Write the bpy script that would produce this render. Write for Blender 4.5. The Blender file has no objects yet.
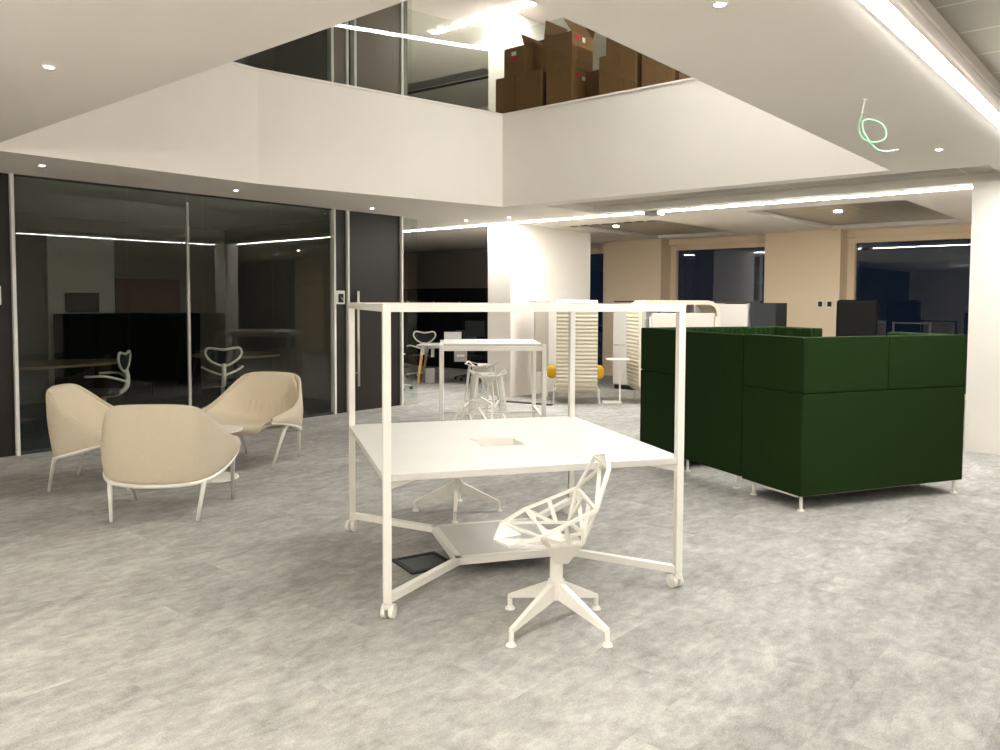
import bpy, bmesh, math, random
from mathutils import Vector, Matrix
from mathutils.geometry import tessellate_polygon
random.seed(7)
COL = bpy.context.scene.collection
sc = bpy.context.scene
PI = math.pi

# ------------------------------------------------------------------ camera
F_PX, CY, EYE = 803.4, 339.3, 1.6
PITCH, ROLL = math.radians(2.795), math.radians(0.2)
_c, _s = math.cos(PITCH), math.sin(PITCH)
R0, U0, FW = Vector((1, 0, 0)), Vector((0, _s, _c)), Vector((0, _c, -_s))
RR = R0*math.cos(ROLL) + U0*math.sin(ROLL)
UU = -R0*math.sin(ROLL) + U0*math.cos(ROLL)
cam_d = bpy.data.cameras.new('camera')
cam = bpy.data.objects.new('camera', cam_d)
COL.objects.link(cam)
cam.matrix_world = Matrix(((RR.x, UU.x, -FW.x, 0), (RR.y, UU.y, -FW.y, 0), (RR.z, UU.z, -FW.z, EYE), (0, 0, 0, 1)))
cam_d.sensor_fit = 'HORIZONTAL'
cam_d.sensor_width = 36
cam_d.lens = F_PX/1000*36
cam_d.shift_y = (CY-375)/1000
cam_d.clip_start = .05
sc.camera = cam

def at(x, y, z):
    d = FW + RR*((x-500)/F_PX) - UU*((y-CY)/F_PX)
    return Vector((0, 0, EYE)) + d*((z-EYE)/d.z)

# building grid: p runs along the glazed partition, q across it
E1 = Vector((.649, .760, 0)).normalized()
E2 = Vector((E1.y, -E1.x, 0))
GRID = math.atan2(E1.y, E1.x)
def pq(p, q, z=0.): return E1*p + E2*q + Vector((0, 0, z))
def to_pq(v): return (v.dot(E1), v.dot(E2))

# ------------------------------------------------------------------ materials
def lin(c):
    return tuple(((v/255)/12.92 if v <= 10 else ((v/255+.055)/1.055)**2.4) for v in c) + (1,)
def new_mat(name):
    m = bpy.data.materials.new(name); m.use_nodes = True
    return m, m.node_tree.nodes, m.node_tree.links, m.node_tree.nodes['Principled BSDF']
def mat(name, rgb, rough=.5, metal=0., spec=.5, var=.04, scale=6., bump=0., bscale=200., sheen=0.):
    m, N, L, b = new_mat(name)
    b.inputs['Roughness'].default_value = rough
    b.inputs['Metallic'].default_value = metal
    b.inputs['Specular IOR Level'].default_value = spec
    if sheen:
        b.inputs['Sheen Weight'].default_value = sheen
    tc = N.new('ShaderNodeTexCoord')
    n = N.new('ShaderNodeTexNoise'); n.inputs['Scale'].default_value = scale; n.inputs['Detail'].default_value = 3
    L.new(tc.outputs['Object'], n.inputs['Vector'])
    r = N.new('ShaderNodeValToRGB')
    c = lin(rgb)
    r.color_ramp.elements[0].position = .3; r.color_ramp.elements[1].position = .7
    r.color_ramp.elements[0].color = tuple(v*(1-var) for v in c[:3])+(1,)
    r.color_ramp.elements[1].color = tuple(min(1, v*(1+var)) for v in c[:3])+(1,)
    L.new(n.outputs['Fac'], r.inputs['Fac']); L.new(r.outputs['Color'], b.inputs['Base Color'])
    if bump:
        n2 = N.new('ShaderNodeTexNoise'); n2.inputs['Scale'].default_value = bscale; n2.inputs['Detail'].default_value = 2
        L.new(tc.outputs['Object'], n2.inputs['Vector'])
        bp = N.new('ShaderNodeBump'); bp.inputs['Strength'].default_value = bump; bp.inputs['Distance'].default_value = .003
        L.new(n2.outputs['Fac'], bp.inputs['Height']); L.new(bp.outputs['Normal'], b.inputs['Normal'])
    return m
def emit(name, rgb, strength):
    m = bpy.data.materials.new(name); m.use_nodes = True
    N, L = m.node_tree.nodes, m.node_tree.links
    N.remove(N['Principled BSDF'])
    e = N.new('ShaderNodeEmission'); e.inputs['Color'].default_value = rgb+(1,); e.inputs['Strength'].default_value = strength
    L.new(e.outputs[0], N['Material Output'].inputs[0])
    return m
def glass(name, tint, ior=1.45, boost=1.0):
    m = bpy.data.materials.new(name); m.use_nodes = True
    N, L = m.node_tree.nodes, m.node_tree.links
    N.remove(N['Principled BSDF'])
    t = N.new('ShaderNodeBsdfTransparent'); t.inputs[0].default_value = tint+(1,)
    g = N.new('ShaderNodeBsdfGlossy'); g.inputs['Roughness'].default_value = .0
    g.inputs[0].default_value = (boost, boost, boost, 1)
    fr = N.new('ShaderNodeFresnel'); fr.inputs['IOR'].default_value = ior
    x = N.new('ShaderNodeMixShader')
    geo = N.new('ShaderNodeNewGeometry')           # the back faces of the pane add no second mirror
    mm = N.new('ShaderNodeMath'); mm.operation = 'MULTIPLY'
    sb = N.new('ShaderNodeMath'); sb.operation = 'SUBTRACT'; sb.inputs[0].default_value = 1
    L.new(geo.outputs['Backfacing'], sb.inputs[1]); L.new(fr.outputs[0], mm.inputs[0]); L.new(sb.outputs[0], mm.inputs[1])
    L.new(mm.outputs[0], x.inputs[0]); L.new(t.outputs[0], x.inputs[1]); L.new(g.outputs[0], x.inputs[2])
    L.new(x.outputs[0], N['Material Output'].inputs[0])
    return m

def grid_vec(N, L):
    g = N.new('ShaderNodeNewGeometry'); mp = N.new('ShaderNodeMapping')
    mp.inputs['Rotation'].default_value[2] = -GRID
    L.new(g.outputs['Position'], mp.inputs['Vector'])
    return mp.outputs['Vector']

def carpet_mat():
    m, N, L, b = new_mat('grey_carpet')
    v = grid_vec(N, L)
    def noise(scale, detail, dist=0., rough=.6, vec=v):
        n = N.new('ShaderNodeTexNoise'); n.inputs['Scale'].default_value = scale
        n.inputs['Detail'].default_value = detail; n.inputs['Distortion'].default_value = dist
        n.inputs['Roughness'].default_value = rough
        L.new(vec, n.inputs['Vector']); return n.outputs['Fac']
    st = N.new('ShaderNodeMapping'); st.inputs['Scale'].default_value = (.8, 1.25, 1)
    L.new(v, st.inputs['Vector'])
    br = N.new('ShaderNodeTexBrick'); br.inputs['Scale'].default_value = 1
    br.inputs['Brick Width'].default_value = 1.0; br.inputs['Row Height'].default_value = .5
    br.inputs['Mortar Size'].default_value = 0; br.inputs['Color1'].default_value = (0, 0, 0, 1)
    br.inputs['Color2'].default_value = (1, 1, 1, 1); br.offset = .5
    L.new(v, br.inputs['Vector'])
    # each carpet tile shows another cut of the same mottle
    ad = N.new('ShaderNodeVectorMath'); ad.operation = 'MULTIPLY_ADD'
    ad.inputs[1].default_value = (.5, .35, 0)
    L.new(br.outputs['Color'], ad.inputs[0]); L.new(st.outputs['Vector'], ad.inputs[2])
    big = noise(2.4, 8, .25, .70, ad.outputs[0]); mid = noise(11, 6, .3, .72, ad.outputs[0]); fine = noise(130, 3)
    big2 = noise(.42, 2)
    def ma(op, a, bb):
        n = N.new('ShaderNodeMath'); n.operation = op
        for i, x in enumerate((a, bb)):
            if isinstance(x, (int, float)): n.inputs[i].default_value = x
            else: L.new(x, n.inputs[i])
        return n.outputs[0]
    s = ma('ADD', ma('MULTIPLY', big, .40), ma('MULTIPLY', mid, .44))
    s = ma('ADD', s, ma('MULTIPLY', fine, .30))
    s = ma('ADD', s, ma('MULTIPLY', ma('SUBTRACT', br.outputs['Fac'], .5), .0))
    sp = N.new('ShaderNodeSeparateColor'); L.new(br.outputs['Color'], sp.inputs[0])
    s = ma('ADD', s, ma('MULTIPLY', ma('SUBTRACT', sp.outputs[0], .5), .05))
    s = ma('ADD', s, ma('MULTIPLY', ma('SUBTRACT', big2, .5), .10))
    r = N.new('ShaderNodeValToRGB')
    r.color_ramp.elements[0].position = .44; r.color_ramp.elements[0].color = lin((126, 124, 119))
    r.color_ramp.elements[1].position = .72; r.color_ramp.elements[1].color = lin((182, 179, 173))
    e = r.color_ramp.elements.new(.54); e.color = lin((148, 145, 140))
    e = r.color_ramp.elements.new(.62); e.color = lin((164, 161, 155))
    L.new(s, r.inputs['Fac']); L.new(r.outputs['Color'], b.inputs['Base Color'])
    b.inputs['Roughness'].default_value = .95; b.inputs['Specular IOR Level'].default_value = .1
    bp = N.new('ShaderNodeBump'); bp.inputs['Strength'].default_value = .35; bp.inputs['Distance'].default_value = .004
    L.new(fine, bp.inputs['Height']); L.new(bp.outputs['Normal'], b.inputs['Normal'])
    return m
def tile_mat():
    m, N, L, b = new_mat('metal_ceiling_tile')
    v = grid_vec(N, L)
    br = N.new('ShaderNodeTexBrick'); br.inputs['Scale'].default_value = 1
    br.inputs['Brick Width'].default_value = .45; br.inputs['Row Height'].default_value = 1.8
    br.offset = 0; br.inputs['Mortar Size'].default_value = .008
    br.inputs['Color1'].default_value = lin((182, 178, 168)); br.inputs['Color2'].default_value = lin((176, 172, 162))
    br.inputs['Mortar'].default_value = lin((226, 224, 218))
    L.new(v, br.inputs['Vector']); L.new(br.outputs['Color'], b.inputs['Base Color'])
    b.inputs['Roughness'].default_value = .28; b.inputs['Metallic'].default_value = .55
    return m
def ribbed_mat(name, rgb):
    return mat(name, rgb, .85, var=.05, scale=30, bump=.2)

M = dict(
    carpet=carpet_mat(), tile=tile_mat(),
    plaster=mat('white_plaster', (238, 232, 223), .8, var=.012, scale=1.5, bump=.05, bscale=60),
    beige=mat('beige_wall_paint', (222, 202, 172), .8, var=.015, scale=2, bump=.05, bscale=60),
    white=mat('white_powder_coat', (226, 222, 212), .38, var=.01),
    tabletop=mat('white_laminate', (196, 193, 185), .42, var=.012, scale=4),
    darkpanel=mat('dark_bronze_panel', (40, 35, 32), .42, spec=.3, var=.06),
    brownpanel=mat('umber_panel', (116, 104, 94), .3, spec=.5, var=.05, scale=2),
    black=mat('black_laminate', (14, 14, 14), .6, var=.1),
    blackcab=mat('black_cabinet', (10, 11, 11), .7, spec=.2, var=.1),
    steel=mat('brushed_steel', (200, 192, 178), .3, metal=.9),
    alu=mat('white_aluminium', (226, 224, 216), .4, var=.01),
    green=mat('bottle_green_felt', (28, 46, 17), .95, spec=.1, var=.16, scale=90, bump=.4, bscale=350),
    greenin=mat('green_channel_felt', (36, 58, 24), .95, spec=.1, var=.16, scale=90, bump=.4, bscale=350),
    tan=mat('oatmeal_wool', (194, 182, 160), .95, spec=.12, var=.06, scale=120, bump=.4, bscale=420),
    tanin=mat('oatmeal_wool_seat', (208, 195, 171), .95, spec=.12, var=.05, scale=120, bump=.4, bscale=420),
    pod=ribbed_mat('ivory_knit', (202, 194, 174)),
    podin=mat('ivory_felt', (205, 194, 172), .9, var=.05, scale=40, bump=.2),
    screen=mat('pale_screen_fabric', (196, 189, 178), .85, var=.03, scale=60),
    yellow=mat('mustard_cushion', (214, 170, 30), .9, var=.08, scale=30),
    wood=mat('oak', (204, 160, 104), .5, var=.15, scale=14),
    grey=mat('grey_plastic', (170, 166, 158), .5),
    midgrey=mat('mid_grey_paint', (128, 120, 108), .8, var=.03),
    darkgrey=mat('dark_grey_plastic', (48, 48, 48), .5),
    mesh=mat('black_mesh_fabric', (20, 22, 24), .8, var=.2, scale=200),
    card=mat('cardboard', (128, 92, 58), .85, var=.08, scale=9),
    cardin=mat('cardboard_inside', (112, 82, 52), .9, var=.08, scale=9),
    tape=mat('brown_tape', (118, 84, 52), .35, var=.04),
    red=mat('red_sticker', (190, 30, 44), .6), paper=mat('white_paper', (235, 232, 224), .7),
    blue=mat('navy_cloth', (28, 52, 120), .7),
    wire=mat('pale_green_sheath', (150, 205, 165), .45), wirecore=mat('stripped_core', (214, 186, 168), .4),
    locker=mat('white_locker', (208, 203, 196), .55, var=.01), lockerdark=mat('locker_edge', (60, 50, 42), .6),
    strip=emit('light_diffuser', (1, .985, .955), 38.0),
    strip_far=emit('far_light_diffuser', (1, .985, .955), 48.0),
    fill_wide=emit('added_wide_fill', (1, .985, .955), 6.0), fill_rear=emit('added_rear_fill', (1, .985, .955), 6.0), fill_up=emit('added_pendant_upfill', (1, .985, .955), 25.0),  # glow of the added fill lamps only: wide strips, pendants and their uplight
    strip_up=emit('upper_light_diffuser', (1, .985, .955), 56.0),
    spot_far=emit('bright_downlight_lens', (1, .95, .86), 430.0),
    spot=emit('downlight_lens', (1, .96, .88), 40.0),
    amber=emit('indicator', (1, .5, .2), 1.0),
    glass=glass('tinted_glass', (.86, .89, .87), 1.5), clear=glass('clear_glass', (.90, .93, .90), 1.5),
    night=glass('window_glass', (.6, .66, .72), 1.7),
)

# ------------------------------------------------------------------ mesh helpers
def link(name, bm, m, parent=None, smooth=False, sub=0, bevel=0., solid=0.):
    me = bpy.data.meshes.new(name)
    bmesh.ops.recalc_face_normals(bm, faces=bm.faces)
    bm.to_mesh(me); bm.free()
    if isinstance(m, (list, tuple)):
        for k in m: me.materials.append(k)
    else: me.materials.append(m)
    o = bpy.data.objects.new(name, me); COL.objects.link(o)
    if smooth:
        for p in me.polygons: p.use_smooth = True
    if solid:
        md = o.modifiers.new('solid', 'SOLIDIFY'); md.thickness = solid; md.offset = 0
    if sub:
        md = o.modifiers.new('sub', 'SUBSURF'); md.levels = sub; md.render_levels = sub
    if bevel:
        md = o.modifiers.new('bevel', 'BEVEL'); md.width = bevel; md.segments = 2; md.limit_method = 'ANGLE'
    if parent is not None: o.parent = parent
    return o
def box(bm, c, s, rz=0., rot=None, mi=0):
    r = rot if rot is not None else Matrix.Rotation(rz, 4, 'Z')
    x = bmesh.ops.create_cube(bm, size=1, matrix=Matrix.Translation(c) @ r @ Matrix.Diagonal((s[0], s[1], s[2], 1)))
    if mi:
        for f in {f for v in x['verts'] for f in v.link_faces}: f.material_index = mi
    return x['verts']
def rbox(bm, c, s, r=.02, rz=0., rot=None, seg=3):
    b2 = bmesh.new(); box(b2, (0, 0, 0), s)
    bmesh.ops.bevel(b2, geom=b2.edges[:], offset=r, segments=seg, affect='EDGES', profile=.5)
    mt = Matrix.Translation(c) @ (rot if rot is not None else Matrix.Rotation(rz, 4, 'Z'))
    b2.transform(mt); me = bpy.data.meshes.new('tmp'); b2.to_mesh(me); b2.free(); bm.from_mesh(me); bpy.data.meshes.remove(me)
def bar(bm, a, b, w, h=None, up=(0, 0, 1), w2=None, h2=None):
    a, b = Vector(a), Vector(b); h = h or w; w2 = w2 or w; h2 = h2 or h
    d = (b-a).normalized(); u = Vector(up)
    if abs(d.dot(u)) > .98: u = Vector((0, 1, 0))
    x = d.cross(u).normalized(); y = x.cross(d).normalized()
    vs = []
    for p, ww, hh in ((a, w, h), (b, w2, h2)):
        for i, j in ((-1, -1), (1, -1), (1, 1), (-1, 1)): vs.append(bm.verts.new(p+x*(i*ww/2)+y*(j*hh/2)))
    for f in ((3, 2, 1, 0), (4, 5, 6, 7), (0, 1, 5, 4), (1, 2, 6, 5), (2, 3, 7, 6), (3, 0, 4, 7)): bm.faces.new([vs[i] for i in f])
def cyl(bm, c, r, h, seg=24, r2=None, rot=None):
    bmesh.ops.create_cone(bm, cap_ends=True, segments=seg, radius1=r, radius2=r if r2 is None else r2, depth=h,
                          matrix=Matrix.Translation(c) @ (rot or Matrix.Identity(4)))
def tube(bm, pts, r, seg=8, closed=False, radii=None):
    pts = [Vector(p) for p in pts]; n = len(pts); rings = []
    prev = None
    for i, p in enumerate(pts):
        if closed: d = pts[(i+1) % n]-pts[i-1]
        else: d = pts[min(i+1, n-1)]-pts[max(i-1, 0)]
        d.normalize()
        if prev is None:
            u = Vector((0, 0, 1)) if abs(d.z) < .9 else Vector((1, 0, 0))
            x = d.cross(u).normalized()
        else: x = (prev-d*prev.dot(d)).normalized()
        prev = x; y = d.cross(x); rr = radii[i] if radii else r
        rings.append([bm.verts.new(p+(x*math.cos(2*PI*k/seg)+y*math.sin(2*PI*k/seg))*rr) for k in range(seg)])
    for i in range(n if closed else n-1):
        a, b = rings[i], rings[(i+1) % n]
        for k in range(seg): bm.faces.new((a[k], a[(k+1) % seg], b[(k+1) % seg], b[k]))
    if not closed:
        bm.faces.new(rings[0][::-1]); bm.faces.new(rings[-1])
def spline(pts, n=8, closed=False):
    P = [Vector(p) for p in pts]; m = len(P); out = []
    for i in range(m if closed else m-1):
        if closed: a, b, c, d = P[i-1], P[i], P[(i+1) % m], P[(i+2) % m]
        else: a, b, c, d = P[max(i-1, 0)], P[i], P[i+1], P[min(i+2, m-1)]
        for k in range(n):
            t = k/n
            out.append(.5*((2*b)+(c-a)*t+(2*a-5*b+4*c-d)*t*t+(3*b-a-3*c+d)*t**3))
    if not closed: out.append(P[-1])
    return out
def prism(bm, outer, z0, z1, holes=()):
    loops = [[Vector((v[0], v[1], 0)) for v in lp] for lp in [outer, *holes]]
    flat = [v for lp in loops for v in lp]
    tris = tessellate_polygon(loops)
    B = [bm.verts.new((v.x, v.y, z0)) for v in flat]; T = [bm.verts.new((v.x, v.y, z1)) for v in flat]
    for a, b, c in tris:
        bm.faces.new((B[a], B[b], B[c])); bm.faces.new((T[a], T[c], T[b]))
    k = 0
    for lp in loops:
        n = len(lp)
        for i in range(n):
            j = (i+1) % n
            bm.faces.new((B[k+i], B[k+j], T[k+j], T[k+i]))
        k += n
def plate(bm, pts, t):
    pts = [Vector(p) for p in pts]
    n = (pts[1]-pts[0]).cross(pts[2]-pts[0]).normalized()*(t/2)
    a = [bm.verts.new(p+n) for p in pts]; b = [bm.verts.new(p-n) for p in pts]
    bm.faces.new(a); bm.faces.new(b[::-1])
    for i in range(len(pts)):
        j = (i+1) % len(pts); bm.faces.new((a[i], b[i], b[j], a[j]))
def thing(name, label, cat, loc=(0, 0, 0), rz=0., group=None):
    o = bpy.data.objects.new(name, None); COL.objects.link(o)
    o.empty_display_size = .2
    o.location = loc; o.rotation_euler = (0, 0, rz); return tag(o, label, cat, group)
def tag(o, label, cat, group=None):
    o['label'] = label; o['category'] = cat
    if group: o['group'] = group
    return o
def struct(name, bm, m, parent=None, **k):
    o = link(name, bm, m, parent, **k)
    if parent is None: o['kind'] = 'structure'
    return o
def dup(root, loc, rz, label=None, group=None):
    r = root.copy(); COL.objects.link(r); r.location = loc; r.rotation_euler = (0, 0, rz)
    if label: r['label'] = label
    if group: r['group'] = group
    for ch in list(root.children):
        c = ch.copy(); COL.objects.link(c); c.parent = r
        for g in list(ch.children):
            d = g.copy(); COL.objects.link(d); d.parent = c
    return r
nb = bmesh.new

# ------------------------------------------------------------------ the setting
ZC = 2.85          # plaster soffit
ZT = 2.9; ZT2 = 2.94      # tiled ceiling bays
ZF2 = 4.0          # upper floor
ZC2 = 6.25         # upper ceiling
P0, P1, Q0, Q1 = -7.5, 14.5, -19.5, 7.0
def R(p0, p1, q0, q1): return [pq(p0, q0), pq(p1, q0), pq(p1, q1), pq(p0, q1)]
A_, B_, C_, D_, E_ = pq(2.35, -2.13), pq(8.31, -2.2), pq(8.28, -7.04), pq(4.98, -7.70), pq(2.35, -7.70)
HOLE = [A_, B_, C_, D_, E_]
WALLQ = -9.03

def offset_poly(poly, d):
    out = []; n = len(poly); cen = sum(poly, Vector())/n
    for i in range(n):
        a, b, c = poly[i-1], poly[i], poly[(i+1) % n]
        d1 = (b-a).normalized(); d2 = (c-b).normalized()
        n1 = Vector((d1.y, -d1.x, 0)); n2 = Vector((d2.y, -d2.x, 0))
        if (cen-a).dot(n1) > 0: n1 = -n1
        if (cen-b).dot(n2) > 0: n2 = -n2
        k = (n1+n2).normalized(); out.append(b+k*(d/max(.3, k.dot(n1))))
    return out
bm = nb(); prism(bm, R(P0-.3, P1+.6, Q0-.3, Q1+.3), -.2, 0); struct('floor', bm, M['carpet'])
T1 = R(P0, 8.0, -.90, Q1-.1); T2 = R(8.55, 9.72, -6.52, -1.42)
T3 = R(11.1, 14.35, -8.1, -6.28); T4 = R(10.8, 14.35, -4.73, -2.68)
bm = nb(); prism(bm, R(P0-.3, P1+.6, Q0-.3, Q1+.3), ZC, ZC+.06, [offset_poly(HOLE, .06), T1, T2, T3, T4]); struct('ceiling', bm, M['plaster'])
for poly, z in ((R(P0-.1, 8.1, -1.0, Q1), ZC+.062), (R(8.45, 9.82, -6.62, -1.32), ZT2), (R(11., 14.45, -8.2, -6.18), ZC+.065), (R(10.7, 14.45, -4.83, -2.58), ZC+.065)):
    bm = nb(); prism(bm, poly, z, z+.03); struct('ceiling', bm, M['tile'])
for k, (poly) in enumerate((T2,)):                       # plaster upstand round each recessed bay
    n = len(poly); bm = nb()
    for i in range(n):
        a, b = poly[i], poly[(i+1) % n]; d = (b-a).normalized(); o = Vector((-d.y, d.x, 0))
        if (poly[(i+2) % n]-a).dot(o) > 0: o = -o
        bar(bm, a+o*.012+Vector((0, 0, ZC+.046)), b+o*.012+Vector((0, 0, ZC+.046)), .02, .088)
    struct('trim_%d' % (k+1), bm, M['plaster'])
# pale bead along the edge of the tiled bay
bm = nb(); bar(bm, pq(P0, -.93, ZC-.006), pq(8.0, -.93, ZC-.006), .035, .012); struct('trim_3', bm, M['plaster'])
bm = nb(); prism(bm, R(P0-.3, P1+.6, Q0-.3, Q1+.3), ZF2-.1, ZF2, [offset_poly(HOLE, .06)]); struct('floor', bm, M['carpet'])
bm = nb(); prism(bm, R(P0-.3, P1+.6, Q0-.3, Q1+.3), ZC2, ZC2+.06); struct('ceiling', bm, M['plaster'])
# atrium fascia: plaster band round the opening with a shadow-gap cap
bm = nb(); prism(bm, offset_poly(HOLE, .0605), ZC, 4.06, [HOLE]); struct('wall_atrium', bm, M['plaster'])
bm = nb(); prism(bm, offset_poly(HOLE, .10), 4.06, 4.085, [offset_poly(HOLE, -.012)]); struct('trim_4', bm, M['plaster'])

def WP(s, d=0., z=0.):      # a point on the partition line; s along it, d into the glazed rooms
    return pq(s, WALLQ-d, z)
# partition stations found from the floor line
S = dict(a=2.99, b=7.0, c=7.24, d=8.26, e=8.50)
# glazed partition, lower floor
H1 = ZC
def pane(name, s0, s1, z0, z1, m, d=0.):
    bm = nb(); box(bm, (WP((s0+s1)/2, d)+Vector((0, 0, (z0+z1)/2))), (s1-s0, .012, z1-z0), GRID); return struct(name, bm, m)
joints = [S['a']+.03, 4.15, 4.86, 5.06, 6.02, S['b']-.03]
for i in range(len(joints)-1):
    pane('window_%d' % (i+1), joints[i]+.006, joints[i+1]-.006, .03, H1-.02, M['glass'])
pane('window_6', S['d']+.06, S['e'], .03, H1-.02, M['clear'])
pane('window_7', S['e']+.006, S['e']+.1, .03, H1-.02, M['clear'])
# solid dark panels
bm = nb(); box(bm, WP((P0+S['a'])/2-.0, .03, H1/2), (S['a']-P0-.03, .06, H1), GRID); struct('wall_left', bm, M['darkpanel'])
bm = nb(); box(bm, WP((S['b']+S['c'])/2, .03, H1/2), (S['c']-S['b']-.03, .06, H1), GRID); struct('wall_left_panel', bm, M['darkpanel'])
bm = nb(); box(bm, WP((S['c']+S['d'])/2, .03, H1/2), (S['d']-S['c']-.03, .06, H1), GRID)
door = struct('door_1', bm, M['darkpanel'])
bm = nb(); sdr = S['c']+.16
bar(bm, WP(sdr, -.06, .36), WP(sdr, -.06, 1.72), .028)
for zz in (.55, 1.55): bar(bm, WP(sdr, 0, zz), WP(sdr, -.06, zz), .02)
struct('door_handle', bm, M['steel'], door)
k = 5
for s in (S['a'], S['b'], S['c'], S['d']):
    bm = nb(); box(bm, WP(s, .0, H1/2), (.032, .09, H1), GRID); struct('trim_%d' % k, bm, M['alu']); k += 1
bm = nb(); box(bm, WP((joints[0]+joints[-1])/2, 0, .014), (joints[-1]-joints[0], .04, .028), GRID)
box(bm, WP((joints[0]+joints[-1])/2, 0, H1-.01), (joints[-1]-joints[0], .04, .02), GRID)
struct('trim_9', bm, M['darkgrey'])
bm = nb(); box(bm, WP((S['d']+S['e']+.1)/2+.02, 0, .014), (S['e']-S['d']+.06, .04, .028), GRID); struct('trim_10', bm, M['grey'])
# bright edge rails of the sliding glass leaf
bm = nb(); box(bm, WP(4.86, -.012, 1.38), (.03, .03, 2.72), GRID); struct('trim_11', bm, M['grey'])
# rooms behind the glass
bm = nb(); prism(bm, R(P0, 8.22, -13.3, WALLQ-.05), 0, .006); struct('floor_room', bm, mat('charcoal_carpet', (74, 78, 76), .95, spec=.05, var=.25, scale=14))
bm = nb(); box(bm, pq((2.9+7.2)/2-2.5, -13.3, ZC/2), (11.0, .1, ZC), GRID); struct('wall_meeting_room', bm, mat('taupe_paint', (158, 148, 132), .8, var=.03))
bm = nb(); box(bm, pq(7.9, -11.3, ZC/2), (.1, 4.2, ZC), GRID); struct('wall_partition', bm, M['midgrey'])

# facade: piers, lintel, dark windows
FP = P1
def sp(s): return s-9.46      # facade station -> q
piers = [(-4.5, -2.15-.0), (0., 1.38), (3.53, 4.88), (7.06, 8.4), (10.6, 12.)]
fac_q = lambda s: -9.49+s
for (a, b) in [(0, 1.38), (3.53, 4.88), (7.06, 8.4), (10.6, 12.)]:
    bm = nb(); box(bm, pq(FP+.3, fac_q((a+b)/2), ZC/2), (.6, b-a, ZC), GRID); struct('wall_facade', bm, M['beige'])
bm = nb(); box(bm, pq(FP+.3, fac_q(-6.1), ZC/2), (.6, 7.9, ZC), GRID); struct('wall_far', bm, M['midgrey'])
wn = 8
for (a, b) in [(-2.15, 0), (1.38, 3.53), (4.88, 7.06), (8.4, 10.6)]:
    qc, w = fac_q((a+b)/2), b-a
    bm = nb(); box(bm, pq(FP+.42, qc, 2.79), (.2, w, .12), GRID); struct('wall_lintel', bm, M['beige'])
    bm = nb(); box(bm, pq(FP+.50, qc, 1.36), (.015, w-.24, 2.72), GRID)
    win = struct('window_%d' % wn, bm, M['night']); wn += 1
    bm = nb()
    for q in (qc-w/2+.06, qc+w/2-.06): box(bm, pq(FP+.46, q, 1.36), (.12, .12, 2.72), GRID)
    box(bm, pq(FP+.46, qc, 2.68), (.12, w-.24, .10), GRID); box(bm, pq(FP+.46, qc, .04), (.12, w-.24, .08), GRID)
    struct('window_frame', bm, M['beige'], win)
# night outside: a dim street floor and the block opposite
bm = nb(); box(bm, pq(FP+9, -4, -3.), (14, 40, .3), GRID); struct('ground_outside', bm, M['darkgrey'])

# columns running through both floors
def column(name, p0, p1, q0, q1, m):
    bm = nb(); prism(bm, R(p0, p1, q0, q1), 0, ZC); struct(name, bm, m)
    bm = nb(); prism(bm, R(p0, p1, q0, q1), ZF2, ZC2); struct(name, bm, m)
column('wall_middle', 10.14, 12.44, -8.93, -8.43, M['plaster'])
bm = nb(); prism(bm, R(9.72, 9.97, -1.76, -1.22), 0, ZT2); struct('wall_right', bm, M['plaster'])
# outer shell of the room
for a, b, nm, m in ((pq(P0-.2, Q0), pq(P0-.2, Q1), 'wall_back', M['plaster']), (pq(P0, Q1+.2), pq(P1+.6, Q1+.2), 'wall_side', M['plaster']), (pq(P0, Q0-.1), pq(P1+.6, Q0-.1), 'wall_outer', M['midgrey'])):
    bm = nb(); bar(bm, a+Vector((0, 0, ZC2/2)), b+Vector((0, 0, ZC2/2)), .2, ZC2); struct(nm, bm, m)
bm = nb(); box(bm, pq(FP+.3, -1.2, 5.1), (.3, 16.5, 2.3), GRID); struct('wall_upper', bm, M['beige'])
bm = nb(); box(bm, pq(FP+.3, -14.5, 6.05), (.3, 10, .4), GRID); box(bm, pq(FP+.3, -14.5, 4.2), (.3, 10, .4), GRID); struct('wall_upper_far', bm, M['plaster'])
bm = nb(); box(bm, pq(FP+.3, -14.5, 5.12), (.02, 10, 1.5), GRID); struct('window_15', bm, M['night'])

# upper floor partition above the lower one
def upane(name, s0, s1, m, t=.012):
    bm = nb(); box(bm, WP((s0+s1)/2, 0, (ZF2+ZC2)/2), (s1-s0-.01, t, ZC2-ZF2-.02), GRID); return struct(name, bm, m)
upane('window_12', 2.0, 4.6, M['glass']); upane('window_13', 4.6, 7.0, M['glass'])
upane('wall_upper_panel', 7.0, 7.22, M['brownpanel'], .05)
upane('door_2', 7.40, 8.26, M['brownpanel'], .05)
upane('window_14', 8.22, 8.5, M['clear']); upane('wall_upper_left', -4, 2.0, M['darkpanel'], .06)
k = 12
for s in (6.98, 7.24, 7.38, 8.27):
    bm = nb(); box(bm, WP(s, 0, (ZF2+ZC2)/2), (.04, .09, ZC2-ZF2), GRID); struct('trim_%d' % k, bm, M['alu']); k += 1
bm = nb(); box(bm, pq(1.2, -12.6, 5.12), (14.6, .1, 2.24), GRID); struct('wall_upper_room', bm, M['midgrey'])
bm = nb(); box(bm, pq(8.52, -10.9, 5.12), (.1, 3.4, 2.24), GRID); struct('wall_upper_end', bm, M['midgrey'])

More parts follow.
